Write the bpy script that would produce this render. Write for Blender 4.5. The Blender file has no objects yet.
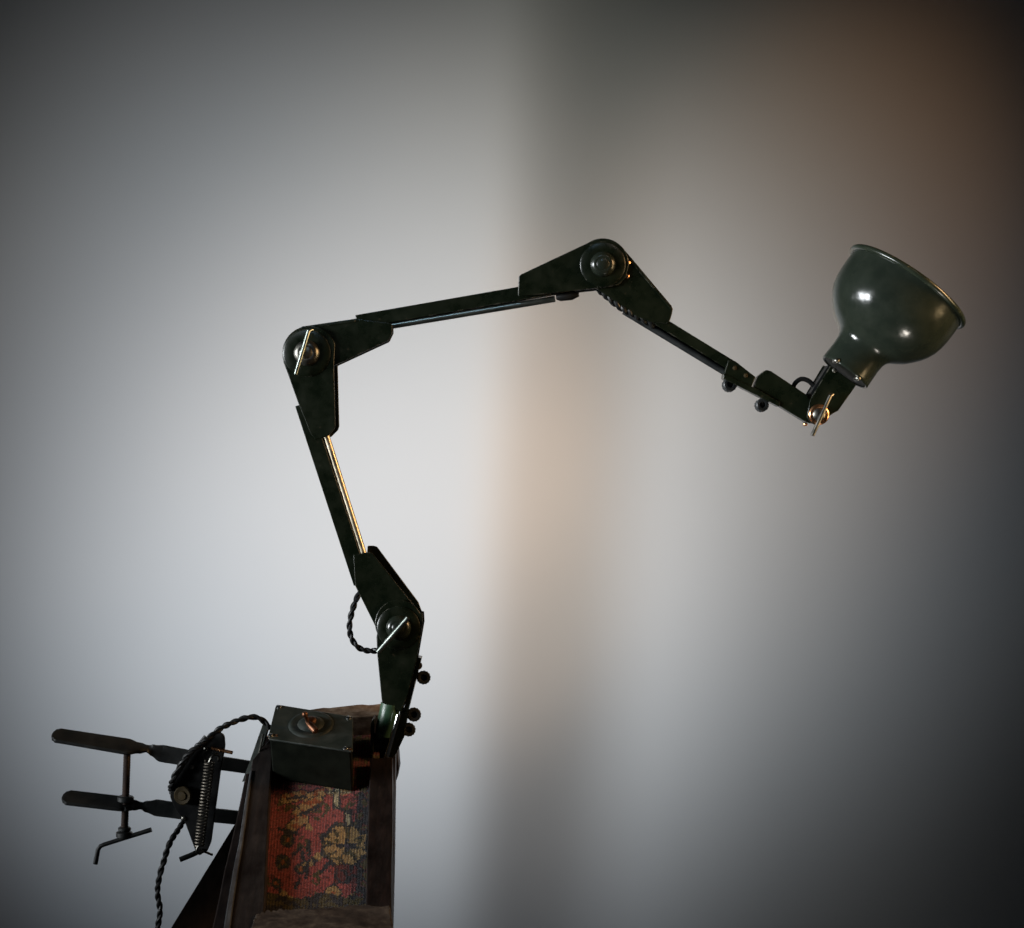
import bpy, bmesh, math, random
from mathutils import Vector, Matrix, noise
import numpy as np
S = bpy.context.scene
C = S.collection
rad = math.radians
random.seed(7)

# ------------------------------------------------------------------ camera, world, exposure
D = 1.8                                   # camera to lamp plane, metres
cam = bpy.data.cameras.new('camera'); camo = bpy.data.objects.new('camera', cam); C.objects.link(camo)
camo.location = (0, -D, 0); camo.rotation_euler = (rad(90), 0, 0)
cam.lens = 36 * D / 1.024; cam.sensor_width = 36; cam.clip_start = 0.05; cam.clip_end = 60
cam.dof.use_dof = True; cam.dof.focus_distance = D - 0.02; cam.dof.aperture_fstop = 9.0
S.camera = camo
w = bpy.data.worlds.new('World'); S.world = w; w.use_nodes = True
bg = w.node_tree.nodes['Background']; bg.inputs[0].default_value = (0.75, 0.88, 1, 1); bg.inputs[1].default_value = 0.008
S.view_settings.view_transform = 'Standard'; S.view_settings.look = 'None'
S.view_settings.exposure = 0; S.view_settings.gamma = 1; S.view_settings.use_curve_mapping = False
S.cycles.use_denoising = True

# ------------------------------------------------------------------ lamps
def aim(o, target):
    d = Vector(target) - o.location
    o.rotation_euler = d.to_track_quat('-Z', 'Y').to_euler()
def area(name, loc, target, sx, sy, power, col, spread=180):
    l = bpy.data.lights.new(name, 'AREA'); l.shape = 'RECTANGLE'; l.spread = rad(spread); l.size = sx; l.size_y = sy; l.energy = power; l.color = col
    o = bpy.data.objects.new(name, l); C.objects.link(o); o.location = loc; aim(o, target); return o
def spot(name, loc, target, cone, power, col, radius=0.15, blend=1.0):
    l = bpy.data.lights.new(name, 'SPOT'); l.spot_size = rad(cone); l.spot_blend = blend; l.energy = power; l.color = col; l.shadow_soft_size = radius
    o = bpy.data.objects.new(name, l); C.objects.link(o); o.location = loc; aim(o, target); return o
WY = 1.30                                 # wall distance behind the lamp
def wp(px, py):                           # a point of the wall, for aiming
    k = (D + WY) / D
    return ((px - 512) / 1000 * k, WY, (464 - py) / 1000 * k)
WP = 39.48 / 0.62                         # watts per unit of wall brightness
area('window_light_near', (-2.235, -1.27, 0.24), (0.24, -0.13, 0.0), 0.48, 0.72, 2.0, (0.93, 0.97, 1), 27)
area('window_light_far', (-2.465, -0.63, 0.24), (0.16, 0.07, 0.0), 0.48, 0.72, 2.0, (0.93, 0.97, 1), 27)
area('floor_bounce_light', (0.47, -0.50, -0.95), (0.42, -0.03, 0.1), 0.17, 0.17, 0.13, (1, 0.93, 0.82), 30)
area('warm_room_light', (1.30, -0.30, 0.45), (0.0, 0, 0.0), 0.35, 0.45, 1.3, (1, 0.60, 0.28), 50)
area('warm_side_light', (1.35, -0.30, -0.05), (0.42, 0.0, 0.12), 0.45, 0.40, 0.28, (1, 0.72, 0.38), 34)  # added area lamp, stands in for a warm wall reflected in the shade
spot('wall_spot_high_left', (-1.600, -2.600, 2.350), wp(362.9, 429.4), 22.1, 4.519 * WP, (0.969, 0.995, 1.0), 0.25)  # these spots are added, unseen, to shape the wall's light and dark corners
spot('wall_spot_cool', (-0.397, -2.600, 2.350), wp(306.2, 572.5), 20.3, 2.5 * WP, (0.50, 0.74, 1.0), 0.2)
spot('wall_spot_neutral', (1.328, -2.229, 2.350), wp(456.6, 479.4), 18.7, 4.75 * WP, (1.0, 0.87, 0.76), 0.2)
spot('warm_spot_step', (1.600, 0.209, -0.597), wp(555.2, 580.3), 22.9, 0.607 * WP, (1.0, 0.743, 0.526), 0.1)
spot('wall_spot_high_right', (1.600, -2.600, 3.000), wp(609.1, 256.7), 17.4, 1.928 * WP, (0.998, 1.0, 0.836), 0.2)
spot('warm_spot_corner', (1.600, -0.704, 2.734), wp(895.0, 110.0), 17.0, 1.05 * WP, (1.0, 0.55, 0.27), 0.1)
spot('cool_spot_low', (-2.050, -0.900, -0.900), wp(400.0, 600.0), 25.0, 3.0 * WP, (0.84, 0.92, 1.0), 0.25)
spot('wall_spot_top_right', (1.200, -2.200, 3.000), wp(695.0, 150.0), 12.0, 0.800 * WP, (0.95, 1.0, 0.95), 0.2)
spot('warm_spot_narrow', (2.158, 0.603, 0.089), wp(470.0, 420.0), 20.0, 0.860 * WP, (1.0, 0.66, 0.42), 0.1)

# ------------------------------------------------------------------ material helpers
def newmat(name):
    m = bpy.data.materials.new(name); m.use_nodes = True
    nt = m.node_tree; b = nt.nodes['Principled BSDF']
    return m, nt, b
def N(nt, t, **k):
    n = nt.nodes.new(t)
    for a, v in k.items():
        if a in n.inputs: n.inputs[a].default_value = v
        else: setattr(n, a, v)
    return n
def noise_tex(nt, scale, detail=4, rough=0.6, stretch=None):
    tc = N(nt, 'ShaderNodeTexCoord'); mp = N(nt, 'ShaderNodeMapping')
    if stretch: mp.inputs['Scale'].default_value = stretch
    nt.links.new(tc.outputs['Object'], mp.inputs[0])
    n = N(nt, 'ShaderNodeTexNoise'); n.inputs['Scale'].default_value = scale; n.inputs['Detail'].default_value = detail; n.inputs['Roughness'].default_value = rough
    nt.links.new(mp.outputs[0], n.inputs['Vector']); return n
def ramp(nt, src, stops):
    r = N(nt, 'ShaderNodeValToRGB'); e = r.color_ramp.elements
    while len(e) > 1: e.remove(e[0])
    e[0].position, e[0].color = stops[0][0], (*stops[0][1], 1)
    for p, c in stops[1:]:
        q = e.new(p); q.color = (*c, 1)
    nt.links.new(src, r.inputs[0]); return r
def bump(nt, b, src, strength, dist):
    k = N(nt, 'ShaderNodeBump'); k.inputs['Strength'].default_value = strength; k.inputs['Distance'].default_value = dist
    nt.links.new(src, k.inputs['Height']); nt.links.new(k.outputs[0], b.inputs['Normal'])
def rough_from(nt, b, src, lo, hi):
    m = N(nt, 'ShaderNodeMapRange'); m.inputs['To Min'].default_value = lo; m.inputs['To Max'].default_value = hi
    m.inputs['From Min'].default_value = 0.3; m.inputs['From Max'].default_value = 0.7
    nt.links.new(src, m.inputs[0]); nt.links.new(m.outputs[0], b.inputs['Roughness'])
def paint(name, a, c, lo, hi, chip=None, spec=0.5, wear=None, dents=0.0):
    m, nt, b = newmat(name)
    n = noise_tex(nt, 60, 6, 0.65); n2 = noise_tex(nt, 240, 5, 0.7)
    r = ramp(nt, n.outputs['Fac'], [(0.35, a), (0.65, c)])
    out = r.outputs[0]
    if chip:
        mask = ramp(nt, n2.outputs['Fac'], [(0.68, (0, 0, 0)), (0.70, (1, 1, 1))])
        mx = N(nt, 'ShaderNodeMix', data_type='RGBA'); nt.links.new(mask.outputs[0], mx.inputs[0])
        nt.links.new(out, mx.inputs[6]); mx.inputs[7].default_value = (*chip, 1); out = mx.outputs[2]
    if wear:                              # paint rubbed through along edges, broken up by noise
        bv = N(nt, 'ShaderNodeBevel'); bv.samples = 4; bv.inputs['Radius'].default_value = 0.0011
        ge = N(nt, 'ShaderNodeNewGeometry'); dt = N(nt, 'ShaderNodeVectorMath', operation='DOT_PRODUCT')
        nt.links.new(bv.outputs[0], dt.inputs[0]); nt.links.new(ge.outputs['Normal'], dt.inputs[1])
        ma = N(nt, 'ShaderNodeMapRange'); ma.inputs['From Min'].default_value = 0.985; ma.inputs['From Max'].default_value = 0.90
        nt.links.new(dt.outputs['Value'], ma.inputs[0])
        nn = noise_tex(nt, 110, 5, 0.7); mr = ramp(nt, nn.outputs['Fac'], [(0.50, (0, 0, 0)), (0.60, (1, 1, 1))])
        mu = N(nt, 'ShaderNodeMath', operation='MULTIPLY'); nt.links.new(ma.outputs[0], mu.inputs[0]); nt.links.new(mr.outputs[0], mu.inputs[1])
        mx = N(nt, 'ShaderNodeMix', data_type='RGBA'); nt.links.new(mu.outputs[0], mx.inputs[0])
        nt.links.new(out, mx.inputs[6]); mx.inputs[7].default_value = (*wear, 1); out = mx.outputs[2]
    nt.links.new(out, b.inputs['Base Color']); rough_from(nt, b, n.outputs['Fac'], lo, hi)
    b.inputs['Specular IOR Level'].default_value = spec
    bump(nt, b, n2.outputs['Fac'], 0.12, 0.0006)
    if dents:                             # shallow hand-spun unevenness under the fine grain
        nd = noise_tex(nt, 26, 3, 0.5); k = N(nt, 'ShaderNodeBump'); k.inputs['Strength'].default_value = dents; k.inputs['Distance'].default_value = 0.003
        nt.links.new(nd.outputs['Fac'], k.inputs['Height'])
        b2 = [l for l in nt.links if l.to_socket == b.inputs['Normal']][0].from_node; nt.links.new(k.outputs[0], b2.inputs['Normal'])
    return m
def metal(name, a, c, lo, hi):
    m, nt, b = newmat(name)
    n = noise_tex(nt, 90, 4, 0.6)
    r = ramp(nt, n.outputs['Fac'], [(0.3, a), (0.7, c)]); nt.links.new(r.outputs[0], b.inputs['Base Color'])
    b.inputs['Metallic'].default_value = 1; rough_from(nt, b, n.outputs['Fac'], lo, hi); bump(nt, b, n.outputs['Fac'], 0.04, 0.0002); return m
GREEN = paint('dark_green_enamel', (0.0030, 0.0055, 0.0026), (0.0065, 0.0095, 0.0040), 0.20, 0.40, (0.035, 0.026, 0.015), 0.4, (0.16, 0.15, 0.12))
SHADEG = paint('shade_enamel', (0.0145, 0.0195, 0.0145), (0.021, 0.0265, 0.0195), 0.12, 0.24, (0.035, 0.03, 0.022), 0.4, (0.10, 0.095, 0.08), 0.25)
TUBEG = paint('socket_enamel', (0.025, 0.065, 0.035), (0.05, 0.10, 0.06), 0.25, 0.45, (0.12, 0.12, 0.09))
HUBG = paint('hub_enamel', (0.010, 0.014, 0.010), (0.016, 0.020, 0.014), 0.18, 0.32, (0.05, 0.045, 0.035))
RUST = paint('rusty_iron', (0.016, 0.011, 0.009), (0.045, 0.024, 0.016), 0.4, 0.65)
IRON = paint('black_iron', (0.004, 0.0045, 0.005), (0.010, 0.0105, 0.010), 0.35, 0.6, (0.04, 0.03, 0.022), 0.35)
RIMM = paint('worn_rim_enamel', (0.012, 0.018, 0.012), (0.024, 0.030, 0.019), 0.15, 0.3, (0.20, 0.14, 0.06))
IRONG = paint('worn_grey_iron', (0.009, 0.011, 0.0115), (0.022, 0.024, 0.024), 0.35, 0.6, (0.09, 0.06, 0.045))
CASEM = paint('case_enamel', (0.0026, 0.0036, 0.0022), (0.0055, 0.007, 0.004), 0.45, 0.6, None, 0.15)
COVER = paint('cover_enamel', (0.016, 0.021, 0.018), (0.030, 0.036, 0.031), 0.30, 0.55, (0.06, 0.045, 0.03), 0.5, (0.16, 0.15, 0.13), 0.12)
STEEL = metal('steel', (0.55, 0.56, 0.55), (0.75, 0.76, 0.74), 0.15, 0.3)
DSTEEL = metal('tarnished_steel', (0.10, 0.10, 0.09), (0.25, 0.24, 0.21), 0.3, 0.5)
RODM = metal('polished_rod', (0.40, 0.35, 0.26), (0.62, 0.55, 0.42), 0.34, 0.5)
LEVM = metal('dull_lever_steel', (0.28, 0.32, 0.29), (0.42, 0.46, 0.42), 0.28, 0.4)
SPRINGM = metal('dull_spring_steel', (0.09, 0.08, 0.065), (0.20, 0.18, 0.15), 0.45, 0.65)
BRASS = metal('brass', (0.70, 0.45, 0.14), (0.86, 0.60, 0.24), 0.2, 0.35)
DCOPPER = metal('dull_copper', (0.12, 0.055, 0.03), (0.26, 0.13, 0.08), 0.4, 0.6)
COPPER = metal('copper', (0.55, 0.26, 0.12), (0.80, 0.42, 0.22), 0.2, 0.35)
OLDBRASS = paint('old_brass', (0.016, 0.012, 0.005), (0.045, 0.031, 0.012), 0.5, 0.7, None, 0.15)
def wood(name, a, c, d, stretch, lo, hi, spec=0.4):
    m, nt, b = newmat(name)
    n = noise_tex(nt, 40, 8, 0.7, stretch); n2 = noise_tex(nt, 25, 6, 0.7)
    r = ramp(nt, n.outputs['Fac'], [(0.32, a), (0.5, c), (0.68, d)])
    sc = ramp(nt, n2.outputs['Fac'], [(0.35, (0.55, 0.5, 0.5)), (0.6, (1, 1, 1))])
    mx = N(nt, 'ShaderNodeMix', data_type='RGBA', blend_type='MULTIPLY'); mx.inputs[0].default_value = 1
    nt.links.new(r.outputs[0], mx.inputs[6]); nt.links.new(sc.outputs[0], mx.inputs[7])
    nt.links.new(mx.outputs[2], b.inputs['Base Color']); rough_from(nt, b, n2.outputs['Fac'], lo, hi)
    b.inputs['Specular IOR Level'].default_value = spec
    bump(nt, b, n.outputs['Fac'], 0.35, 0.001); return m
WDARK = wood('dark_stained_wood', (0.008, 0.0055, 0.005), (0.016, 0.011, 0.0095), (0.030, 0.019, 0.016), (5, 1, 1), 0.30, 0.5)
WRAIL = wood('worn_rail_wood', (0.016, 0.013, 0.012), (0.026, 0.021, 0.019), (0.040, 0.031, 0.027), (5, 0.6, 1), 0.35, 0.6)
WRED = wood('reddish_wood', (0.03, 0.010, 0.008), (0.08, 0.03, 0.024), (0.14, 0.07, 0.055), (1, 1, 1), 0.4, 0.6)
WTOP = wood('worn_pale_wood', (0.05, 0.025, 0.014), (0.20, 0.13, 0.08), (0.36, 0.27, 0.19), (1.5, 3, 3), 0.5, 0.75)
WEDGE = wood('highlight_edge_wood', (0.045, 0.047, 0.05), (0.085, 0.088, 0.092), (0.15, 0.155, 0.16), (5, 0.5, 1), 0.3, 0.5)  # pale grey tone carries the left rail's painted highlight
WWORN = wood('worn_bare_wood', (0.024, 0.018, 0.014), (0.070, 0.053, 0.041), (0.15, 0.12, 0.09), (1.5, 3, 3), 0.5, 0.75)

# ------------------------------------------------------------------ mesh helpers
def link(name, bm, mat, parent=None, sharp=35, bevel=0.0, seg=2):
    bmesh.ops.recalc_face_normals(bm, faces=bm.faces[:])
    me = bpy.data.meshes.new(name); bm.to_mesh(me); bm.free()
    for p in me.polygons: p.use_smooth = True
    o = bpy.data.objects.new(name, me); C.objects.link(o); me.materials.append(mat)
    if bevel > 0:
        b = o.modifiers.new('bevel', 'BEVEL'); b.width = bevel; b.segments = seg; b.limit_method = 'ANGLE'; b.angle_limit = rad(35); b.harden_normals = True
    me.set_sharp_from_angle(angle=rad(sharp))
    if parent: o.parent = parent; o.matrix_parent_inverse = Matrix.Translation(-parent.location)
    return o
def tag(o, label=None, cat=None, group=None, kind=None):
    if label: o['label'] = label
    if cat: o['category'] = cat
    if group: o['group'] = group
    if kind: o['kind'] = kind
    return o
def thing(name, loc, label, cat, group=None):
    o = bpy.data.objects.new(name, None); C.objects.link(o); o.location = loc; o.empty_display_size = 0.02
    return tag(o, label, cat, group)
def P(px, py, Y=0.0):                     # metres; the lamp plane Y=0 is laid out at 1 mm per unit
    return Vector(((px - 512) / 1000, Y, (464 - py) / 1000))
def ext(bm, pts, d):                      # extrude a closed loop of points by vector d
    a = [bm.verts.new(p) for p in pts]; b = [bm.verts.new(p + d) for p in pts]
    bm.faces.new(a); bm.faces.new(b[::-1]); n = len(a)
    for i in range(n): bm.faces.new((a[i], b[i], b[(i + 1) % n], a[(i + 1) % n]))
def plate(bm, pix, y0, y1):
    ext(bm, [P(x, y, y0) for x, y in pix], Vector((0, y1 - y0, 0)))
def arc(cx, cy, r, a0, a1, n=14):         # picture-plane angles in degrees, 0 = right, 90 = up
    return [(cx + r * math.cos(rad(a0 + (a1 - a0) * i / n)), cy - r * math.sin(rad(a0 + (a1 - a0) * i / n))) for i in range(n + 1)]
def basis(d):
    d = d.normalized(); u = d.orthogonal().normalized(); return d, u, d.cross(u)
def lathe(bm, org, axis, prof, n=40, cap0=True, cap1=True):   # prof: (t along axis, radius)
    d, u, v = basis(axis); rings = []
    for t, r in prof:
        rings.append([bm.verts.new(org + d * t + (u * math.cos(2 * math.pi * i / n) + v * math.sin(2 * math.pi * i / n)) * r) for i in range(n)])
    for a, b in zip(rings, rings[1:]):
        for i in range(n): bm.faces.new((a[i], a[(i + 1) % n], b[(i + 1) % n], b[i]))
    if cap0: bm.faces.new(rings[0][::-1])
    if cap1: bm.faces.new(rings[-1])
def tube(bm, pts, r, n=10, caps=True):
    pts = [Vector(p) for p in pts]; rings = []
    t0 = (pts[1] - pts[0]).normalized(); u = t0.orthogonal().normalized()
    for i, p in enumerate(pts):
        t = (pts[min(i + 1, len(pts) - 1)] - pts[max(i - 1, 0)]).normalized()
        u = (u - t * u.dot(t)).normalized(); v = t.cross(u)
        rr = r[i] if isinstance(r, (list, tuple)) else r
        rings.append([bm.verts.new(p + (u * math.cos(2 * math.pi * k / n) + v * math.sin(2 * math.pi * k / n)) * rr) for k in range(n)])
    for a, b in zip(rings, rings[1:]):
        for i in range(n): bm.faces.new((a[i], a[(i + 1) % n], b[(i + 1) % n], b[i]))
    if caps: bm.faces.new(rings[0][::-1]); bm.faces.new(rings[-1])
def torus(bm, c, axis, R, r, n=32, m=10, a0=0, a1=360, ref=None):
    d = axis.normalized(); u = ref.normalized() if ref else d.orthogonal().normalized(); v = d.cross(u)
    full = abs(a1 - a0) >= 360; k = n if full else n + 1; rings = []
    for i in range(k):
        a = rad(a0 + (a1 - a0) * i / n); q = u * math.cos(a) + v * math.sin(a)
        rings.append([bm.verts.new(c + q * (R + r * math.cos(2 * math.pi * j / m)) + d * r * math.sin(2 * math.pi * j / m)) for j in range(m)])
    pairs = [(i, (i + 1) % k) for i in range(k if full else k - 1)]
    for i, i2 in pairs:
        for j in range(m): bm.faces.new((rings[i][j], rings[i2][j], rings[i2][(j + 1) % m], rings[i][(j + 1) % m]))
    if not full: bm.faces.new(rings[0][::-1]); bm.faces.new(rings[-1])
def spline(pts, n=12):                    # Catmull-Rom
    pts = [Vector(p) for p in pts]; q = [pts[0] * 2 - pts[1]] + pts + [pts[-1] * 2 - pts[-2]]; out = []
    for i in range(1, len(q) - 2):
        a, b, c, d = q[i - 1:i + 3]
        for k in range(n):
            t = k / n
            out.append(0.5 * ((2 * b) + (c - a) * t + (2 * a - 5 * b + 4 * c - d) * t * t + (3 * b - a - 3 * c + d) * t ** 3))
    out.append(pts[-1]); return out
def resample(pts, step):
    out = [pts[0]]; acc = 0
    for a, b in zip(pts, pts[1:]):
        L = (b - a).length; s = step - acc
        while s <= L:
            out.append(a.lerp(b, s / L)); s += step
        acc = L - (s - step)
    return out
def twisted(bm, pts, r=0.0019, pitch=0.017):   # cloth flex: two strands twisted round each other
    pts = resample(pts, 0.0011); fr = []; t0 = (pts[1] - pts[0]).normalized(); u = t0.orthogonal().normalized()
    for i, p in enumerate(pts):
        t = (pts[min(i + 1, len(pts) - 1)] - pts[max(i - 1, 0)]).normalized(); u = (u - t * u.dot(t)).normalized(); fr.append((p, u.copy(), t.cross(u)))
    ph = [0.0]
    for i in range(1, len(fr)): ph.append(ph[-1] + 0.0011 / pitch * 2 * math.pi * (1 + 0.45 * noise.noise(fr[i][0] * 60)))
    for s in (0, math.pi):
        path = [p + noise.noise_vector(p * 90 + Vector((s, 0, 0))) * 0.0004 + (u * math.cos(a + s) + v * math.sin(a + s)) * r * 0.66 for a, (p, u, v) in zip(ph, fr)]
        tube(bm, path, [r * (1 + 0.10 * noise.noise(p * 200 + Vector((s, 0, 0)))) for p in path], 8)
FWD = Vector((0, -1, 0))                  # towards the viewer

# ------------------------------------------------------------------ wall behind, with a soft rounded step
WALLM, nt, b = newmat('wall_paint')
n = noise_tex(nt, 2.2, 5, 0.55); n2 = noise_tex(nt, 90, 4, 0.6)
r = ramp(nt, n.outputs['Fac'], [(0.3, (0.605, 0.61, 0.615)), (0.7, (0.63, 0.63, 0.63))]); nt.links.new(r.outputs[0], b.inputs['Base Color'])
b.inputs['Roughness'].default_value = 0.75; bump(nt, b, n2.outputs['Fac'], 0.1, 0.001)
def smooth(t): t = max(0, min(1, t)); return t * t * t * (t * (6 * t - 15) + 10)
bm = bmesh.new(); nx, nz = 500, 12; x0, x1, z0, z1 = -3.2, 3.2, -2.2, 2.2; rows = []
kk = (D + WY) / D
for j in range(nz + 1):
    z = z0 + (z1 - z0) * j / nz; row = []
    for i in range(nx + 1):
        u = i / nx; x = 3.2 * (0.35 * (2 * u - 1) + 0.65 * (2 * u - 1) ** 3)
        y = WY
        for c, wd, dp in ((578.0, 0.400, 0.1600), (790.0, 0.300, 0.0060), (535.0, 0.300, 0.0900), (620.0, 0.420, 0.0140), (740.0, 0.380, -0.0100)):   # steps shaped to give the wall its dark and warm bands, leaning a little
            y += dp * smooth((x - ((c - 512) / 1000 * kk + 0.0560 * z)) / wd + 0.5)
        row.append(bm.verts.new((x, y, z)))
    rows.append(row)
for j in range(nz):
    for i in range(nx): bm.faces.new((rows[j][i], rows[j][i + 1], rows[j + 1][i + 1], rows[j + 1][i]))
wall = link('wall', bm, WALLM, sharp=180); tag(wall, 'plain pale grey wall behind the lamp with a soft rounded step', 'wall', kind='structure')

# ================================================================== THE LAMP
lamp = thing('articulated_lamp', P(390, 745, 0), 'dark green jointed metal work lamp with small bell shade, mounted on the carpet topped stand', 'lamp')
def part(name, bm, mat, parent=lamp, **k): 
    return link(name, bm, mat, None, **k) if parent is None else _child(link(name, bm, mat, None, **k), parent)
def _child(o, parent):
    o.parent = parent
    if parent.type == 'EMPTY': o.matrix_parent_inverse = Matrix.Translation(-parent.location)
    return o
def channel(p0, p1, wd, y0, y1, side):    # folded U channel from p0 to p1; its closed edge on `side` (+1 left of travel)
    bm = bmesh.new(); a = P(*p0); b = P(*p1); d = (b - a).normalized(); l = Vector((-d.z, 0, d.x)) * side; w_ = wd / 1000; t = 0.0016
    yf, yb = Vector((0, y0, 0)), Vector((0, y1, 0)); T = Vector((0, t, 0))
    o = l * w_ / 2; i = -l * w_ / 2
    prof = [i + yf, o + yf, o + yb, i + yb, i + yb - T, o - l * t + yb - T, o - l * t + yf + T, i + yf + T]
    ext(bm, [a + q for q in prof], b - a); return bm
def rod(p0, p1, r, Y, n=14):
    bm = bmesh.new(); tube(bm, [P(*p0, Y), P(*p1, Y)], r, n); return bm

# --- arms: channels with a round rod lying in the open side
a1 = part('arm', channel((303.5, 404), (362, 583), 16, -0.007, 0.007, -1), GREEN, bevel=0.0006)
part('rod', rod((325.3, 432), (366.8, 563), 0.0034, -0.0035), RODM, a1)
a2 = part('arm', channel((357, 322.3), (600, 280), 13.5, -0.007, 0.007, 1), GREEN, bevel=0.0006)
part('rod', rod((380, 328.0), (555, 299.1), 0.0032, -0.003), LEVM, a2)
a3 = part('arm', channel((622, 299), (736, 369), 10.5, -0.007, 0.007, 1), GREEN, bevel=0.0006)
part('rod', rod((624, 311), (729, 374.5), 0.0036, 0.0), IRONG, a3)

# --- knuckles: folded cheek plates, two per side, pivoting on a domed hub
def cheeks(name, pix, y0, y1, mat=GREEN, gap=None):
    bm = bmesh.new(); plate(bm, pix, y0, y1)
    return part(name, bm, mat, bevel=0.0009)
th = 0.0025
# lower elbow
low = [(423, 612)] + [(423.5, 622), (417, 660), (409, 692), (402, 710.5), (383, 701), (378.5, 655), (377.5, 636)] + arc(399.5, 622, 23.5, 205, 25, 16)
k = cheeks('knuckle_plate', low, -0.0145, -0.0145 + th)
cheeks('knuckle_plate', [(x + 0.6, y) for x, y in low], 0.0095, 0.012)
bm = bmesh.new(); plate(bm, [(415.2, 672), (421, 655), (426.5, 630), (429, 631), (423.5, 657), (413, 708), (405, 712), (403, 710)], -0.0145, 0.012)
bm2 = bmesh.new(); plate(bm2, [(418.5, 656), (422, 657), (409, 709), (404, 709)], -0.0118, 0.0094); bm.free()
part('web_plate', bm2, GREEN, bevel=0.0005)
up = [(354, 553.5), (371, 551.5), (374, 553), (413.5, 603)] + arc(399.5, 621, 22, 45, -150, 14)[0:12] + [(378, 628), (356, 584)]
up = [(354, 554), (370.5, 551.5), (373.5, 553), (414, 603.5), (421, 616), (420, 628), (412, 640), (398, 644), (384, 639), (377, 627), (356, 585)]
cheeks('knuckle_plate', up, -0.0112, -0.0112 + th)
cheeks('knuckle_plate', [(x + dx, y + dy) for (x, y), dx, dy in zip(up, [13, 2.5, 3, 4, 2, 0, 0, 0, 0, 4, 8], [-8, -5.5, -6, -1, 0, 0, 0, 0, 0, 0, 0])], 0.0068, 0.0092)
# corner knuckle
lowB = arc(311, 354, 27.5, 160, 60, 10) + [(332, 345), (335, 366), (336.8, 427), (335.5, 430), (329, 437), (318.5, 439), (311, 430), (300, 404)]
lowB = arc(311, 354, 27, 200, 20, 18) + [(335.3, 367), (336.8, 426), (335.5, 430), (329, 436.5), (317, 440), (312, 434), (300, 404)]
cheeks('knuckle_plate', lowB, -0.0145, -0.0145 + th)
cheeks('knuckle_plate', [(x + 1.5, y) for x, y in lowB], 0.0095, 0.012)
upB = [(303.5, 327.2), (356.5, 319.5), (391.5, 324), (393, 327), (393, 333), (389.5, 340.5), (388, 342), (335, 366.5), (322, 378), (308, 380), (294, 375), (286, 362), (285, 350), (290, 336)]
cheeks('knuckle_plate', upB, -0.0112, -0.0112 + th)
cheeks('knuckle_plate', upB, 0.0068, 0.0092)
# top knuckle
leC = [(518.7, 278), (521, 275.8), (586.5, 245)] + arc(602, 266, 26, 118, 0, 14) + [(625, 279), (618, 286), (609, 288.4), (519, 298), (517.8, 296)]
cheeks('knuckle_plate', leC, -0.0145, -0.0145 + th)
cheeks('knuckle_plate', leC, 0.0095, 0.012)
riC = [(600, 243.5), (612, 243.5), (622, 249.5), (629, 257), (670.5, 306.5), (672, 310), (671, 315), (668.5, 323), (665, 324.5), (650, 323), (634.7, 317), (611, 300), (598, 291), (584, 284), (578, 272), (580, 256), (589, 246.5)]
cheeks('knuckle_plate', riC, -0.0112, -0.0112 + th)
cheeks('knuckle_plate', riC, 0.0068, 0.0092)
# rolled spine closing the cheeks' outer edge
for pa, pb in (((587, 246), (520, 277)), ((631, 261), (671, 309)), ((304, 328.5), (356, 321)), ((284.6, 362), (300, 403))):
    bm = bmesh.new(); a = P(*pa); b = P(*pb); d = (b - a).normalized(); l = Vector((-d.z, 0, d.x))
    if l.dot(P(330, 420) - a) < 0 and pa[0] < 400: l = -l
    if pa[0] > 400 and l.dot(P(600, 300) - a) < 0: l = -l
    ext(bm, [a + Vector((0, -0.0119, 0)), a + l * 0.002 + Vector((0, -0.0119, 0)), a + l * 0.002 + Vector((0, 0.0094, 0)), a + Vector((0, 0.0094, 0))], b - a)
    part('web_plate', bm, GREEN, bevel=0.0004)

def hub(cx, cy, r, ring, y=-0.0145, boss=None):
    bm = bmesh.new(); o = P(cx, cy, y)
    if boss:
        lathe(bm, o + Vector((0, 0.0005, 0)), FWD, [(0, boss), (0.0012, boss), (0.0022, boss * 0.93), (0.0022, r * 1.1)], 48)
    h = part('hub', bm if boss else bm, GREEN) if boss else None
    if not boss: bm.free()
    bm = bmesh.new(); lathe(bm, o, FWD, [(0.0015, r), (0.0028, r * 0.98), (0.0048, r * 0.88), (0.0062, r * 0.74), (0.0068, r * 0.60), (0.0066, r * 0.5), (0.0072, r * 0.42), (0.0079, r * 0.2), (0.0080, 0.0003)], 40)
    return part('pivot_bolt', bm, ring)
def lever(p0, p1, r, y, mat, hook=None):
    bm = bmesh.new()
    pts = [P(*p0, y), P(*p1, y)]
    if hook: pts = [P(*hook, y + 0.004), P(*hook, y), P(*p0, y)][0:0] + [P(*hook, y + 0.003)] + pts
    tube(bm, pts, r, 14); return part('tightening_lever', bm, mat)
hub(399.5, 626.5, 0.0125, HUBG, boss=0.0215)
bm = bmesh.new(); tube(bm, [P(409.5, 615.5, -0.0265), P(379.5, 650, -0.0225)], 0.0027, 14); part('tightening_lever', bm, LEVM)
hub(308.5, 354, 0.0128, DSTEEL, boss=0.0235)
lever((311.5, 332.5), (298.6, 375.5), 0.0020, -0.0245, LEVM, hook=(314.5, 331.5))
hub(602, 266, 0.0125, HUBG, boss=0.0225)
for x, y, r_ in ((627, 264, 0.0026), (626.5, 277.5, 0.0022)):
    bm = bmesh.new(); lathe(bm, P(x, y, -0.0112), FWD, [(0, r_), (0.0015, r_), (0.0024, r_ * 0.6), (0.0027, 0.0002)], 16); part('screw', bm, COPPER)
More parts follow.
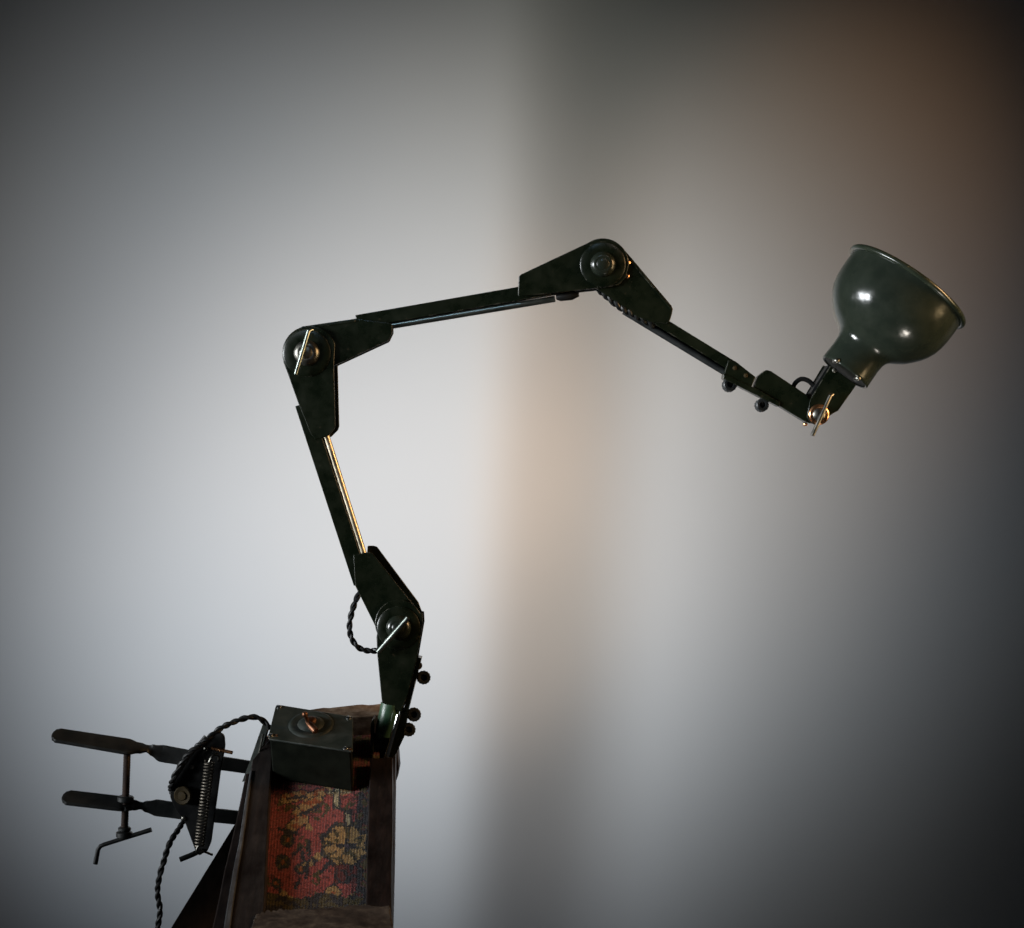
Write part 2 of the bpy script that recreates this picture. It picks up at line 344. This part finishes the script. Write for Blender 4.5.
# fixing nuts and rubber cushion under the top knuckle
bm = bmesh.new(); lathe(bm, P(556, 297.5, -0.003), Vector((1, 0, 0.12)), [(0, 0.0025), (0.004, 0.0045), (0.016, 0.0048), (0.023, 0.002)], 18); part('rubber_buffer', bm, IRON)
bm = bmesh.new(); twisted(bm, spline([P(600, 291, -0.006), P(611, 300.5, -0.007), P(620, 308, -0.008), P(631, 313.5, -0.008), P(642, 319.5, -0.006), P(654, 326, -0.003)]), 0.0024, 0.015)
part('cable', bm, IRON)

# --- lower clamp: green socket tube, bright pin and knurled thumb screws
base = P(385, 745, 0)
bm = bmesh.new(); tube(bm, [P(391, 703, -0.006), P(389.5, 712, -0.006), P(386, 727, -0.006), P(384.3, 735, -0.006)], [0.0098, 0.0100, 0.0098, 0.0085], 28); soc = part('socket', bm, TUBEG)
bm = bmesh.new(); lathe(bm, P(381.5, 733, -0.0155), FWD, [(-0.004, 0.0028), (0.0012, 0.0028), (0.002, 0.001)], 16); part('screw', bm, TUBEG, soc)
bm = bmesh.new(); tube(bm, [P(399.8, 712, -0.0195), P(386.8, 757, -0.0195)], 0.0024, 14); part('pin', bm, STEEL)
bm = bmesh.new(); plate(bm, [(401, 709), (409, 707), (405, 735), (397, 752), (391.5, 759), (386, 759)], -0.008, 0.008); part('socket_clamp', bm, GREEN, bevel=0.0008)
bm = bmesh.new(); plate(bm, [(371.5, 722), (374, 716), (376, 717), (374.5, 735), (374, 757), (371.8, 760)], -0.014, 0.010)
plate(bm, [(374, 733), (392, 736), (390, 757), (374, 757)], -0.004, 0.012); part('base_bracket', bm, DSTEEL if False else GREEN, bevel=0.0005)
def thumb(x, y, r_, tilt=(0.15, 0.1), stem=None, mat=IRONG):
    bm = bmesh.new(); ax = Vector((tilt[0], -1, tilt[1])).normalized(); n = 28
    o = P(x, y, 0.0); d, u, v = basis(ax); rings = []
    for t, rr in ((-0.0045, 0.80), (-0.0035, 1.0), (0.0035, 1.0), (0.0045, 0.86), (0.0045, 0.50), (0.001, 0.42)):
        rings.append([bm.verts.new(o + d * t + (u * math.cos(2 * math.pi * i / n) + v * math.sin(2 * math.pi * i / n)) * r_ * rr * (1 + (0.035 if i % 2 else -0.035) * (abs(rr - 1) < 0.01))) for i in range(n)])
    for a, b in zip(rings, rings[1:]):
        for i in range(n): bm.faces.new((a[i], a[(i + 1) % n], b[(i + 1) % n], b[i]))
    bm.faces.new(rings[0][::-1]); bm.faces.new(rings[-1])
    t = part('thumb_screw', bm, mat, sharp=25)
    if stem:
        bm = bmesh.new(); tube(bm, [P(*stem), P(x, y)], 0.0022, 10); part('stem', bm, COPPER if mat is OLDBRASS else DSTEEL, t)
thumb(423.5, 677.5, 0.0068, stem=(412, 671)); thumb(417.8, 665.5, 0.0042, stem=(411, 664), mat=OLDBRASS)
thumb(413.8, 714.5, 0.0070, stem=(402, 710)); thumb(408.6, 729.5, 0.0068, stem=(396, 724), mat=IRONG)
# cloth flex looping out at the lower elbow
bm = bmesh.new(); twisted(bm, spline([P(366, 578, 0), P(361, 589, 0), P(354.2, 605, -.001), P(350, 622, -.002), P(351, 636, -.002), P(357, 646, -.001), P(366, 650.5, 0), P(379, 650.5, 0), P(388, 648, 0)])); 
part('cable', bm, IRON)

# --- head end: clamp block, loop, wrist joint
bm = bmesh.new(); plate(bm, [(727, 360.5), (734, 361.5), (754.5, 377.5), (748.5, 392), (722, 377)], -0.0095, 0.0095); blk = part('clamp_block', bm, GREEN, bevel=0.001)
bm = bmesh.new(); plate(bm, [(722.5, 374), (757, 390), (779, 403), (777.5, 407), (756, 396), (722, 379)], -0.0105, 0.006); part('clamp_strip', bm, GREEN, bevel=0.0007)
bm = bmesh.new(); plate(bm, [(756.5, 377), (765, 370.2), (770, 371.5), (806, 395.5), (812, 405), (806, 423), (778, 406), (751.5, 390.5)], -0.0085, 0.0085); part('wrist_block', bm, GREEN, bevel=0.0012)
for x, y in ((733.5, 368.5), (744.5, 376)):
    bm = bmesh.new(); lathe(bm, P(x, y, -0.0095), FWD, [(0, 0.0022), (0.001, 0.0022), (0.0018, 0.0004)], 14); part('rivet', bm, OLDBRASS, blk)
thumb(729.3, 385, 0.0069, stem=(733, 372)); thumb(761.6, 405.3, 0.0065, stem=(764, 392))
bm = bmesh.new(); tube(bm, spline([P(792, 392, -.001), P(794.5, 384, -.001), P(800.5, 379.3, -.001), P(807.5, 380.5, -.001), P(814, 386, 0), P(816.5, 391, 0.001)]), 0.0024, 10); part('cable_loop', bm, IRON)
bm = bmesh.new(); plate(bm, [(828, 366.5), (854, 385.5), (836, 411)] + arc(816, 414, 11.5, -10, -165, 10) + [(808, 400)], -0.0130, -0.0105); part('wrist_plate', bm, GREEN, bevel=0.0008)
bm = bmesh.new(); plate(bm, [(825, 364.5), (851, 383.5), (833, 409)] + arc(814, 412, 11.5, -10, -165, 10) + [(805, 398)], 0.0095, 0.012); part('wrist_plate', bm, GREEN, bevel=0.0008)
bm = bmesh.new(); plate(bm, [(826.5, 365.5), (829.5, 367.5), (812, 396), (808.5, 393.5)], -0.0106, 0.0096); part('web_plate', bm, IRON, bevel=0.0005)
bm = bmesh.new(); torus(bm, P(816.3, 415, -0.0145), FWD, 0.0082, 0.0022); wb = part('pivot_ring', bm, COPPER)
bm = bmesh.new(); lathe(bm, P(816.3, 415, -0.0135), FWD, [(0, 0.0064), (0.003, 0.0062), (0.0045, 0.0045), (0.005, 0.0005)], 26); part('pivot_bolt', bm, DSTEEL)
bm = bmesh.new(); tube(bm, [P(829, 395.5, -0.019), P(826.5, 396.5, -0.0215), P(808.8, 436, -0.0215)], 0.0021, 12); part('tightening_lever', bm, DSTEEL)
bm = bmesh.new(); lathe(bm, P(804, 424.5, -0.004), FWD, [(0, 0.002), (0.006, 0.002), (0.007, 0.001)], 12); part('screw', bm, COPPER)

# --- shade: one spun bell, wall thickness, rolled rim
th_ = rad(2); ax2 = Vector((0.593, 0, 0.805)); A = (ax2 * math.cos(th_) + Vector((0, 1, 0)) * math.sin(th_)).normalized()
org = P(844, 373, -0.002)
prof = [(0, 26.0), (1.2, 26.9), (3, 26.7), (12, 26.4), (20, 26.2), (27, 26.7), (31.5, 28.2), (35, 31.4), (38.5, 37.2), (43, 43.6), (49, 49.3), (55, 54.4), (61, 58.2), (68, 61.4), (76, 63.3), (84, 64.2), (94, 64.5), (103, 64.4), (106, 65)]
outer = [(t / 1000, r / 1000) for t, r in prof]
inner = [(max(t - 0.0000, 0.0005), r - 0.0014) for t, r in outer[::-1]]
bm = bmesh.new(); d, u, v = basis(A); n = 96; rings = []
for t, rr in outer + inner:
    rings.append([bm.verts.new(org + d * t + (u * math.cos(2 * math.pi * i / n) + v * math.sin(2 * math.pi * i / n)) * rr) for i in range(n)])
for a, b in zip(rings, rings[1:] + rings[:1]):
    for i in range(n): bm.faces.new((a[i], a[(i + 1) % n], b[(i + 1) % n], b[i]))
sh = part('lamp_shade', bm, SHADEG, sharp=60)
bm = bmesh.new(); torus(bm, org + A * 0.107, A, 0.0656, 0.0030, 96, 14); part('rim', bm, RIMM, sh)
bm = bmesh.new(); lathe(bm, org + A * 0.0012, A, [(0, 0.0250), (0.0018, 0.0250)], 48); part('neck_plate', bm, CASEM, sh, sharp=40)
bm = bmesh.new(); lathe(bm, org + A * 0.0032, A, [(0, 0.024), (0.004, 0.0245), (0.030, 0.0245), (0.034, 0.021), (0.060, 0.019), (0.062, 0.012)], 40); part('bulb_holder', bm, IRON)
WHITE, nt, b = newmat('bulb_glass'); b.inputs['Base Color'].default_value = (0.75, 0.74, 0.70, 1); b.inputs['Roughness'].default_value = 0.12
bm = bmesh.new(); lathe(bm, org + A * 0.062, A, [(0, 0.011), (0.008, 0.014), (0.018, 0.021), (0.028, 0.023), (0.036, 0.019), (0.041, 0.010), (0.0425, 0.0005)], 32); part('bulb', bm, WHITE)
for x, y in ((832.5, 362), (853.5, 379.5)):
    bm = bmesh.new(); lathe(bm, P(x, y, -0.0245), FWD, [(-0.012, 0.0025), (0.0008, 0.0025), (0.002, 0.001)], 14); part('screw', bm, DSTEEL)
for x, y in ((832, 371),):
    bm = bmesh.new(); lathe(bm, P(x, y, -0.013), FWD, [(0, 0.0024), (0.001, 0.0024), (0.002, 0.0006)], 14); part('screw', bm, DSTEEL)

# ================================================================== THE STAND: sloping carpet-topped wooden frame
SL = rad(27)
VV = Vector((0, math.cos(SL), math.sin(SL)))         # up the slope, away from the viewer
WN = Vector((0, -math.sin(SL), math.cos(SL)))        # out of the slope
O0 = P(330, 735, 0.030)                              # a point of the carpet surface, at its far end
CAM = Vector((0, -D, 0))
def Sp(px, py, h=0.0):                               # the point of the plane h above the carpet that lies that way
    r = P(px, py) - CAM; o = O0 + WN * h
    return CAM + r * ((o - CAM).dot(WN) / r.dot(WN))
stand = thing('wooden_stand', Sp(330, 900, -0.05), 'dark wooden stand with raised rails framing a sloping red and gold carpet panel', 'stand')
def slab(name, pix, h1, h0, mat, bevel=0.0015, parent=stand, rough=0.0008, cuts=6):
    bm = bmesh.new(); ext(bm, [Sp(x, y, h1) for x, y in pix], WN * (h0 - h1))
    bmesh.ops.subdivide_edges(bm, edges=[e for e in bm.edges if e.calc_length() > 0.02], cuts=cuts, use_grid_fill=True)
    for v_ in bm.verts: v_.co += noise.noise_vector(v_.co * 45) * rough + noise.noise_vector(v_.co * 130) * rough * 0.6
    return part(name, bm, mat, parent, bevel=bevel)
slab('side_rail', [(226, 960), (262, 955), (273, 735), (252, 760), (251, 775)], 0.012, -0.035, WRAIL)
slab('rail_moulding', [(206, 955), (222, 958), (250.5, 772), (246, 772)], 0.006, -0.030, WDARK, 0.003)
slab('rail_highlight', [(219.5, 955), (226.5, 955), (253, 770), (250.2, 770)], 0.0135, 0.004, WEDGE, 0.001)  # thin pale strip: the highlight along the rail, put into its colour
slab('side_rail', [(364, 955), (391, 955), (393, 757), (370, 757)], 0.012, -0.035, WDARK)
slab('top_rail', [(302, 709.5), (384, 703.5), (387, 716), (280, 716.5)], 0.024, -0.034, WTOP, rough=0.0018, cuts=14)
slab('bottom_rail', [(240, 950), (256, 913), (300, 908), (391, 904.5), (391.5, 950)], 0.014, -0.037, WWORN, rough=0.0022, cuts=18)
slab('base_board', [(215, 950), (392, 950), (396, 735), (262, 735)], -0.012, -0.036, WDARK)
# outer face on the right and the splayed leg at the lower left
bm = bmesh.new(); plate(bm, [(386, 745), (391, 747), (394.5, 757), (396, 776), (393.5, 789), (386, 792)], 0.045, 0.075); part('corner_block', bm, WDARK, stand, bevel=0.0015)
bm = bmesh.new(); ext(bm, [P(128, 1000, -0.07), P(236, 820, 0.02), P(262, 800, 0.05), P(262, 860, 0.05), P(240, 1000, -0.07)], Vector((0.012, 0.03, 0)))
part('leg', bm, WDARK, stand, bevel=0.002)
bm = bmesh.new(); ext(bm, [P(385, 800, 0.03), P(392, 800, 0.03), P(391, 1000, -0.05), P(372, 1000, -0.05)], Vector((0, 0.03, 0))); part('leg', bm, WDARK, stand, bevel=0.002)

# carpet: knotted pile, pattern as the carpet's own colours
RED = (0.38, 0.072, 0.060); DRED = (0.14, 0.024, 0.021); GOLD = (0.44, 0.27, 0.10); DK = (0.024, 0.020, 0.024); CREAM = (0.46, 0.41, 0.26); OR = (0.36, 0.09, 0.02); OLV = (0.09, 0.065, 0.018)
def seg_d(x, y, ax, ay, bx, by):
    t = max(0, min(1, ((x - ax) * (bx - ax) + (y - ay) * (by - ay)) / ((bx - ax) ** 2 + (by - ay) ** 2))); return math.hypot(x - ax - t * (bx - ax), y - ay - t * (by - ay))
def carpet_col(x, y):
    n = noise.noise(Vector((x * 0.055, y * 0.055, 3))); n2 = noise.noise(Vector((x * 0.16, y * 0.16, 9))); 
    c = RED
    if n2 > 0.38: c = DRED
    if n > 0.30 and n2 < 0.1: c = OLV
    if n < -0.36: c = GOLD if n2 > -0.12 else DK
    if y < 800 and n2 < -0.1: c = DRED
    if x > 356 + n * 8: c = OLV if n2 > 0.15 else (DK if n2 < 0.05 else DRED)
    def ell(cx, cy, rx, ry): return math.hypot((x - cx) / rx, (y - cy) / ry)
    a = math.atan2((y - 846) / 20, (x - 345) / 23); e = ell(345, 846, 21, 19) * (1 + 0.07 * math.cos(8 * a))
    if e < 1.22: c = DK if (int(x / 3) + int(y / 3)) % 4 else OLV
    if e < 1.0: c = GOLD
    if 0.5 < e < 0.97 and math.cos(8 * a + 1.5) < -0.72: c = OLV if n2 > 0 else DK
    if e < 1.0 and n2 < -0.22: c = OLV
    if (abs(y - 846) < 2.6 and abs(x - 346) < 10) or (abs(x - 346.5) < 2 and abs(y - 846) < 7): c = DK
    if abs(x - 346.5) < 1.6 and abs(y - 846) < 2: c = (0.08, 0.05, 0.09)
    # cream stepped bars
    for (bx, by, w_, h_) in ((336.5, 799, 1.8, 9), (348, 819, 2, 7)):
        if abs(x - bx) < w_ + 2.4 and abs(y - by) < h_ + 1.5: c = DK
        if abs(x - bx) < w_ and abs(y - by) < h_: c = CREAM
    if abs(y - 793) < 1 and 318 < x < 352: c = OLV if int(x / 2) % 2 else CREAM
    if seg_d(x, y, 337, 808, 349, 813) < 1.5: c = DK
    # gold diagonal leaf
    for (p, q, r_) in (((286, 800), (303, 796), 4.5), ((309, 799), (321, 793), 4.5), ((292, 828), (303, 820), 5.5), ((296, 813), (313, 808), 3.5), ((303, 808), (319, 800), 3.5)):
        s = seg_d(x, y, *p, *q)
        if s < r_ + 1.1: c = DK if s > r_ else (GOLD if n2 > -0.15 else OR)
    if seg_d(x, y, 288, 800, 306, 797) < 1.6 or seg_d(x, y, 300, 815, 320, 806) < 1.4: c = DK
    # small flowers
    for (fx, fy, fr) in ((288, 841, 6), (283, 863, 6.5), (333, 894, 8), (300, 870, 4), (276, 884, 4)):
        e = math.hypot(x - fx, y - fy)
        if e < fr + 1.5: c = DK
        if e < fr and (abs(abs(x - fx) - abs(y - fy)) < 1.8 or fr > 7): c = GOLD if fr > 7 else OLV
        if e < 2: c = OR
    for (p, q) in (((309, 842), (309, 856)), ((303, 852), (303, 863)), ((308, 862), (306, 878)), ((293, 856), (301, 848)), ((278, 830), (296, 834)), ((330, 862), (322, 872)), ((300, 880), (296, 888))):
        if seg_d(x, y, *p, *q) < 1.9: c = DK
    if 334 < x < 360 and 866 < y < 884: c = DRED if n2 > 0 else DK
    if y > 896 + 3 * math.sin(x / 9): c = DK if n2 < 0 else OLV
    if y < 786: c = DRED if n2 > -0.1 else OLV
    return c
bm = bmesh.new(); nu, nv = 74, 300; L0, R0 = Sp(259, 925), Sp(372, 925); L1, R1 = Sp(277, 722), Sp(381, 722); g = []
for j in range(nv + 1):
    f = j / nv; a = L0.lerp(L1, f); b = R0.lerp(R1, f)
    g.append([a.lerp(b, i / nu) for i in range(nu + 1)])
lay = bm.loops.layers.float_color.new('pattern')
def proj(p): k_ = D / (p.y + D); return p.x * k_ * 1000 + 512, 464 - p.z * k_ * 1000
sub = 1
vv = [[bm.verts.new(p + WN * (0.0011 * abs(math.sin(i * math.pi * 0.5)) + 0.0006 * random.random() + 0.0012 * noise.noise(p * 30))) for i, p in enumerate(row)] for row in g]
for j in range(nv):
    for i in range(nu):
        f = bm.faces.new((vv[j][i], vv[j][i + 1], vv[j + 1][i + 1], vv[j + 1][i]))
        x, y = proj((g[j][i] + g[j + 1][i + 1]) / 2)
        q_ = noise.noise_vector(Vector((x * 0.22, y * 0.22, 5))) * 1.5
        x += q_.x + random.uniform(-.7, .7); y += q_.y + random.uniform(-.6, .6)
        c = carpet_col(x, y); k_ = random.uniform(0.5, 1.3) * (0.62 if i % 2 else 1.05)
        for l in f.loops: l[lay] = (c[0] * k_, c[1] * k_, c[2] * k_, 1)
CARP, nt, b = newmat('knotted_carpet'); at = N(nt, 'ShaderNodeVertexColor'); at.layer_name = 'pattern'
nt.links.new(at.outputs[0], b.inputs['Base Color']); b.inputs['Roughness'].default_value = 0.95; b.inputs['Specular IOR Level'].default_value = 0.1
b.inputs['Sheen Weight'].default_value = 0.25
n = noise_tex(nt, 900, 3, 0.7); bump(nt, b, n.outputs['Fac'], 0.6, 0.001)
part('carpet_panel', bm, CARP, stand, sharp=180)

# ================================================================== SWITCH BOX on the stand
H = 0.050
TL, TR, BR, BL = (276, 704), (353, 716.5), (353, 751.5), (267.5, 738.5)
box = thing('switch_box', Sp(310, 770, 0.001), 'small dark green metal switch box with brass toggle, beside the lamp base on the stand', 'switch box')
ins = lambda q, k: (q[0] + (311 - q[0]) * k, q[1] + (728 - q[1]) * k)
bm = bmesh.new(); ext(bm, [Sp(*ins(q, 0.05), H) for q in (TL, TR, BR, BL)], WN * (0.001 - H)); part('case', bm, CASEM, box, bevel=0.002)
bm = bmesh.new()
def rounded(corners, r, n=5):
    out = []; m = len(corners)
    for i in range(m):
        p, c, q = Vector(corners[i - 1]), Vector(corners[i]), Vector(corners[(i + 1) % m])
        a = c + (p - c).normalized() * r; b = c + (q - c).normalized() * r
        out += [tuple(a * (1 - t) ** 2 + c * 2 * t * (1 - t) + b * t * t) for t in [k / n for k in range(n + 1)]]
    return out
ext(bm, [Sp(x, y, H + 0.0022) for x, y in rounded([TL, TR, BR, BL], 3)], WN * -0.0021); cov = part('cover', bm, COVER, box, bevel=0.0008)
cc = Sp(311, 724.5, H + 0.0022)
bm = bmesh.new(); lathe(bm, cc, WN, [(0.0, 0.022), (0.0012, 0.0205), (0.0016, 0.019), (0.0012, 0.017), (0.0008, 0.013), (0.0028, 0.0105), (0.0040, 0.008), (0.0042, 0.0005)], 48, cap0=False); part('switch_plate', bm, COVER, cov)
bm = bmesh.new(); lathe(bm, cc + WN * 0.004, WN, [(0, 0.0055), (0.002, 0.0052), (0.003, 0.004), (0.0035, 0.0005)], 28); tg = part('toggle', bm, DCOPPER, cov)
bm = bmesh.new(); tube(bm, [Sp(308, 723, H + 0.0085), Sp(311, 726, H + 0.008), Sp(315.5, 731, H + 0.006)], [0.0024, 0.0034, 0.0032], 16); part('toggle_lever', bm, DCOPPER, cov)
bm = bmesh.new(); d_ = (Vector((-0.35, -0.2, 1))).normalized(); lathe(bm, Sp(308, 722.5, H + 0.0085), d_, [(0, 0.0018), (0.006, 0.0018), (0.008, 0.0030), (0.0095, 0.0030), (0.011, 0.0020), (0.0115, 0.0004)], 18); part('toggle_tip', bm, DCOPPER, cov)
for x, y in ((279, 707), (348.5, 718), (270.5, 735.5), (345.5, 748.5)):
    bm = bmesh.new(); o_ = Sp(x, y, H + 0.0022); lathe(bm, o_, WN, [(-0.001, 0.0026), (0.0006, 0.0026), (0.0014, 0.0018), (0.0017, 0.0003)], 16); part('screw', bm, STEEL, cov)
for x, y in ((276, 735.5), (350, 749.5)):
    bm = bmesh.new(); o_ = Sp(x, y, H + 0.0022); lathe(bm, o_, WN, [(-0.001, 0.0016), (0.0004, 0.0016), (0.001, 0.0003)], 12); part('screw', bm, COPPER, cov)
# mounting flange standing off the left side
bm = bmesh.new(); ext(bm, [P(263.5, 722, 0.0), P(268.5, 727, -0.004), P(263, 748, -0.018), P(256, 775, -0.03), P(246.5, 776.5, -0.03), P(252, 760, -0.02)], Vector((0.0015, 0.002, 0))); part('flange', bm, COVER, box)
bm = bmesh.new(); tube(bm, [P(265, 732, -0.014), P(259, 772, -0.034)], 0.0012, 8); part('flange_pin', bm, DSTEEL, box)

# ================================================================== SCREW CLAMP at the left
clamp = thing('screw_clamp', P(125, 800, 0.01), 'black iron screw clamp with two twisted flat arms reaching left from the stand', 'clamp')
def twistbar(path, mat):                  # path: (x, y, Y, width, thickness, roll deg)
    bm = bmesh.new(); rings = []
    n = 10
    dense = []
    for a, b in zip(path, path[1:]):
        for k_ in range(n):
            t = k_ / n; s = t * t * (3 - 2 * t)
            dense.append([a[q] + (b[q] - a[q]) * (t if q < 3 else s) for q in range(6)])
    dense.append(list(path[-1]))
    for i, (x, y, Y, w_, t_, ro) in enumerate(dense):
        p = P(x, y, Y); pa = P(*dense[max(i - 1, 0)][:3]); pb = P(*dense[min(i + 1, len(dense) - 1)][:3]); d = (pb - pa).normalized()
        up_ = Vector((0, 0, 1)); up_ = (up_ - d * up_.dot(d)).normalized(); sd = d.cross(up_)
        e1 = up_ * math.cos(rad(ro)) + sd * math.sin(rad(ro)); e2 = d.cross(e1)
        w2, t2 = w_ / 2000, t_ / 2000
        rings.append([bm.verts.new(p + e1 * (w2 * math.cos(q)) ** 1 * 1 + e2 * t2 * (1 if math.sin(q) > 0.01 else -1 if math.sin(q) < -0.01 else 0)) for q in [k_ * math.pi / 8 for k_ in range(16)]])
    for a, b in zip(rings, rings[1:]):
        for i in range(16): bm.faces.new((a[i], a[(i + 1) % 16], b[(i + 1) % 16], b[i]))
    bm.faces.new(rings[0][::-1]); bm.faces.new(rings[-1]); return bm
part('clamp_arm', twistbar([(53.5, 733.8, -0.004, 7, 3.2, -65), (55.5, 734.2, -0.004, 16, 4, -65), (59.5, 735, -0.004, 22, 4, -65), (128, 746.8, 0, 24, 4, -64), (138, 748.3, 0.002, 14, 4, -60), (146, 749.2, 0.004, 7, 4, -35), (152, 751, 0.005, 12, 4, 5), (161, 754.5, 0.006, 17.5, 4, 0), (180, 758, 0.007, 17, 4, 0), (200, 761.5, 0.008, 14.5, 4, 0), (262, 773, 0.02, 13.5, 4, 0)], IRON), IRONG, clamp)
part('clamp_arm', twistbar([(63.5, 796.2, -0.004, 7, 3.2, -65), (66, 796.5, -0.004, 16, 4, -65), (70, 797, -0.004, 22, 4, -65), (120, 803.6, 0, 22, 4, -65), (133, 805.5, 0.002, 12, 4, -55), (140, 806.5, 0.004, 7, 4, -30), (146, 807.5, 0.005, 12, 4, 5), (156, 809, 0.006, 17, 4, 0), (176, 812, 0.007, 16.5, 4, 0), (195, 815, 0.008, 14.5, 4, 0), (258, 824, 0.02, 14.5, 4, 0)], IRON), IRONG, clamp)
bm = bmesh.new(); A0, B0 = P(127.3, 752, 0), P(124.3, 836, 0); axr = (B0 - A0).normalized(); Lr = (B0 - A0).length
pr = []; kq = 0
while kq * 0.0008 < Lr: pr.append((kq * 0.0008, 0.0033 + (0.0005 if kq % 2 else 0))); kq += 1
lathe(bm, A0, axr, pr, 18); screw = part('threaded_rod', bm, RUST, clamp, sharp=60)
for yy, rr, hh in ((796, 0.0082, 0.006), (805.5, 0.0085, 0.0045), (827, 0.0064, 0.004), (831.5, 0.0082, 0.006)):
    bm = bmesh.new(); o_ = P(127.3 - (yy - 752) * 3 / 84, yy, 0); lathe(bm, o_, axr, [(0, rr * 0.85), (0.001, rr), (hh - 0.001, rr), (hh, rr * 0.85)], 6 if rr > 0.0083 else 20); part('nut', bm, IRONG, screw, sharp=30)
bm = bmesh.new(); tube(bm, [P(152, 829, -0.003), P(125, 837.5, -0.003), P(104.5, 844, -0.003), P(101, 845.7, -0.003), P(98.8, 849, -0.003), P(96, 863.4, -0.003)], [0.0024, 0.0022, 0.0022, 0.0022, 0.0022, 0.0024], 12); part('handle', bm, IRON, clamp)

# ================================================================== SPRING BRACKET gripping the clamp arms
br = thing('spring_bracket', P(200, 790, -0.01), 'black pivoted bracket with coil spring and worn brass knob, riding on the clamp arms', 'bracket')
bm = bmesh.new(); plate(bm, rounded([(226, 733), (218, 729), (208, 735), (190, 757), (173, 782), (172, 795), (178, 808), (187, 820), (198, 850), (208, 851), (213, 840), (222, 772), (227, 744)], 3, 3), -0.012, -0.007)
part('bracket_plate', bm, IRON, br, bevel=0.001)
bm = bmesh.new(); plate(bm, rounded([(222, 737), (210, 742), (176, 784), (180, 806), (196, 843), (204, 843), (214, 770)], 3, 3), 0.010, 0.015)
part('bracket_plate', bm, IRON, br, bevel=0.001)
bm = bmesh.new(); tube(bm, [P(208, 734, -0.015), P(191, 755, -0.015), P(173.5, 782, -0.015)], 0.0018, 10); part('edge_rod', bm, IRONG, br)
bm = bmesh.new(); lathe(bm, P(187, 792.5, -0.012), Vector((-0.25, -1, 0)), [(0, 0.0062), (0.002, 0.0062), (0.0025, 0.0090), (0.0055, 0.0092), (0.0063, 0.0082), (0.0058, 0.0050), (0.0072, 0.0040), (0.0075, 0.0003)], 30); part('knob', bm, OLDBRASS, br)
bm = bmesh.new(); s0, s1 = P(213.5, 757, -0.022), P(203, 841, -0.022); ds, us, vs = basis(s1 - s0); Ls = (s1 - s0).length; turns = 27; pts = []
for i in range(turns * 14 + 1):
    a = i / 14 * 2 * math.pi; pts.append(s0 + ds * Ls * i / (turns * 14) + (us * math.cos(a) + vs * math.sin(a)) * 0.0044)
tube(bm, pts, 0.00105, 6); part('spring', bm, SPRINGM, br)
bm = bmesh.new(); tube(bm, spline([P(213.5, 758, -0.0265), P(216, 753, -0.026), P(219.5, 750.5, -0.024), P(222, 753, -0.02), P(221, 758, -0.016)], 6), 0.0013, 8); part('spring_hook', bm, DSTEEL, br)
bm = bmesh.new(); tube(bm, spline([P(203, 840, -0.0265), P(201, 845, -0.026), P(203, 849, -0.022), P(206, 848, -0.016)], 6), 0.0013, 8); part('spring_hook', bm, DSTEEL, br)
bm = bmesh.new(); tube(bm, [P(214, 745.5, -0.016), P(235.5, 749.5, -0.020)], 0.0018, 12); part('pin', bm, COPPER, br)
bm = bmesh.new(); tube(bm, [P(183.5, 855.3, -0.020), P(196, 850.5, -0.018), P(203, 847.5, -0.014)], 0.0026, 12); part('pin', bm, IRON, br)
bm = bmesh.new(); tube(bm, [P(203, 847.5, -0.012), P(213, 854, -0.004)], 0.0012, 8); part('pin', bm, DSTEEL, br)
for x, y in ((194, 765), (186, 816), (208, 747)):
    bm = bmesh.new(); lathe(bm, P(x, y, -0.012), FWD, [(0, 0.0022), (0.001, 0.0022), (0.002, 0.0005)], 12); part('rivet', bm, DSTEEL, br)

# ================================================================== POWER CORD
bm = bmesh.new()
twisted(bm, spline([P(271, 727, -0.008), P(266, 721, -0.009), P(260, 716.5, -.010), P(252, 715.5, -.012), P(240, 718.5, -.014), P(225, 725, -.018), P(209, 737, -.022), P(193, 750, -.022), P(183, 764, -.021), P(175, 780, -.018), P(172.5, 792, -.002), P(178, 806, 0.018), P(184, 817, .018), P(178, 829, .010), P(170, 843, 0), P(164, 862, -0.004), P(159.5, 880, -.005), P(158.8, 894, -.005), P(161, 908, -.005), P(159.5, 922, -.005), P(156, 945, -.005), P(152, 985, -.004)]))
cord = link('power_cord', bm, IRON); tag(cord, 'black twisted cloth power cord running from the switch box over the spring bracket and down', 'cord')
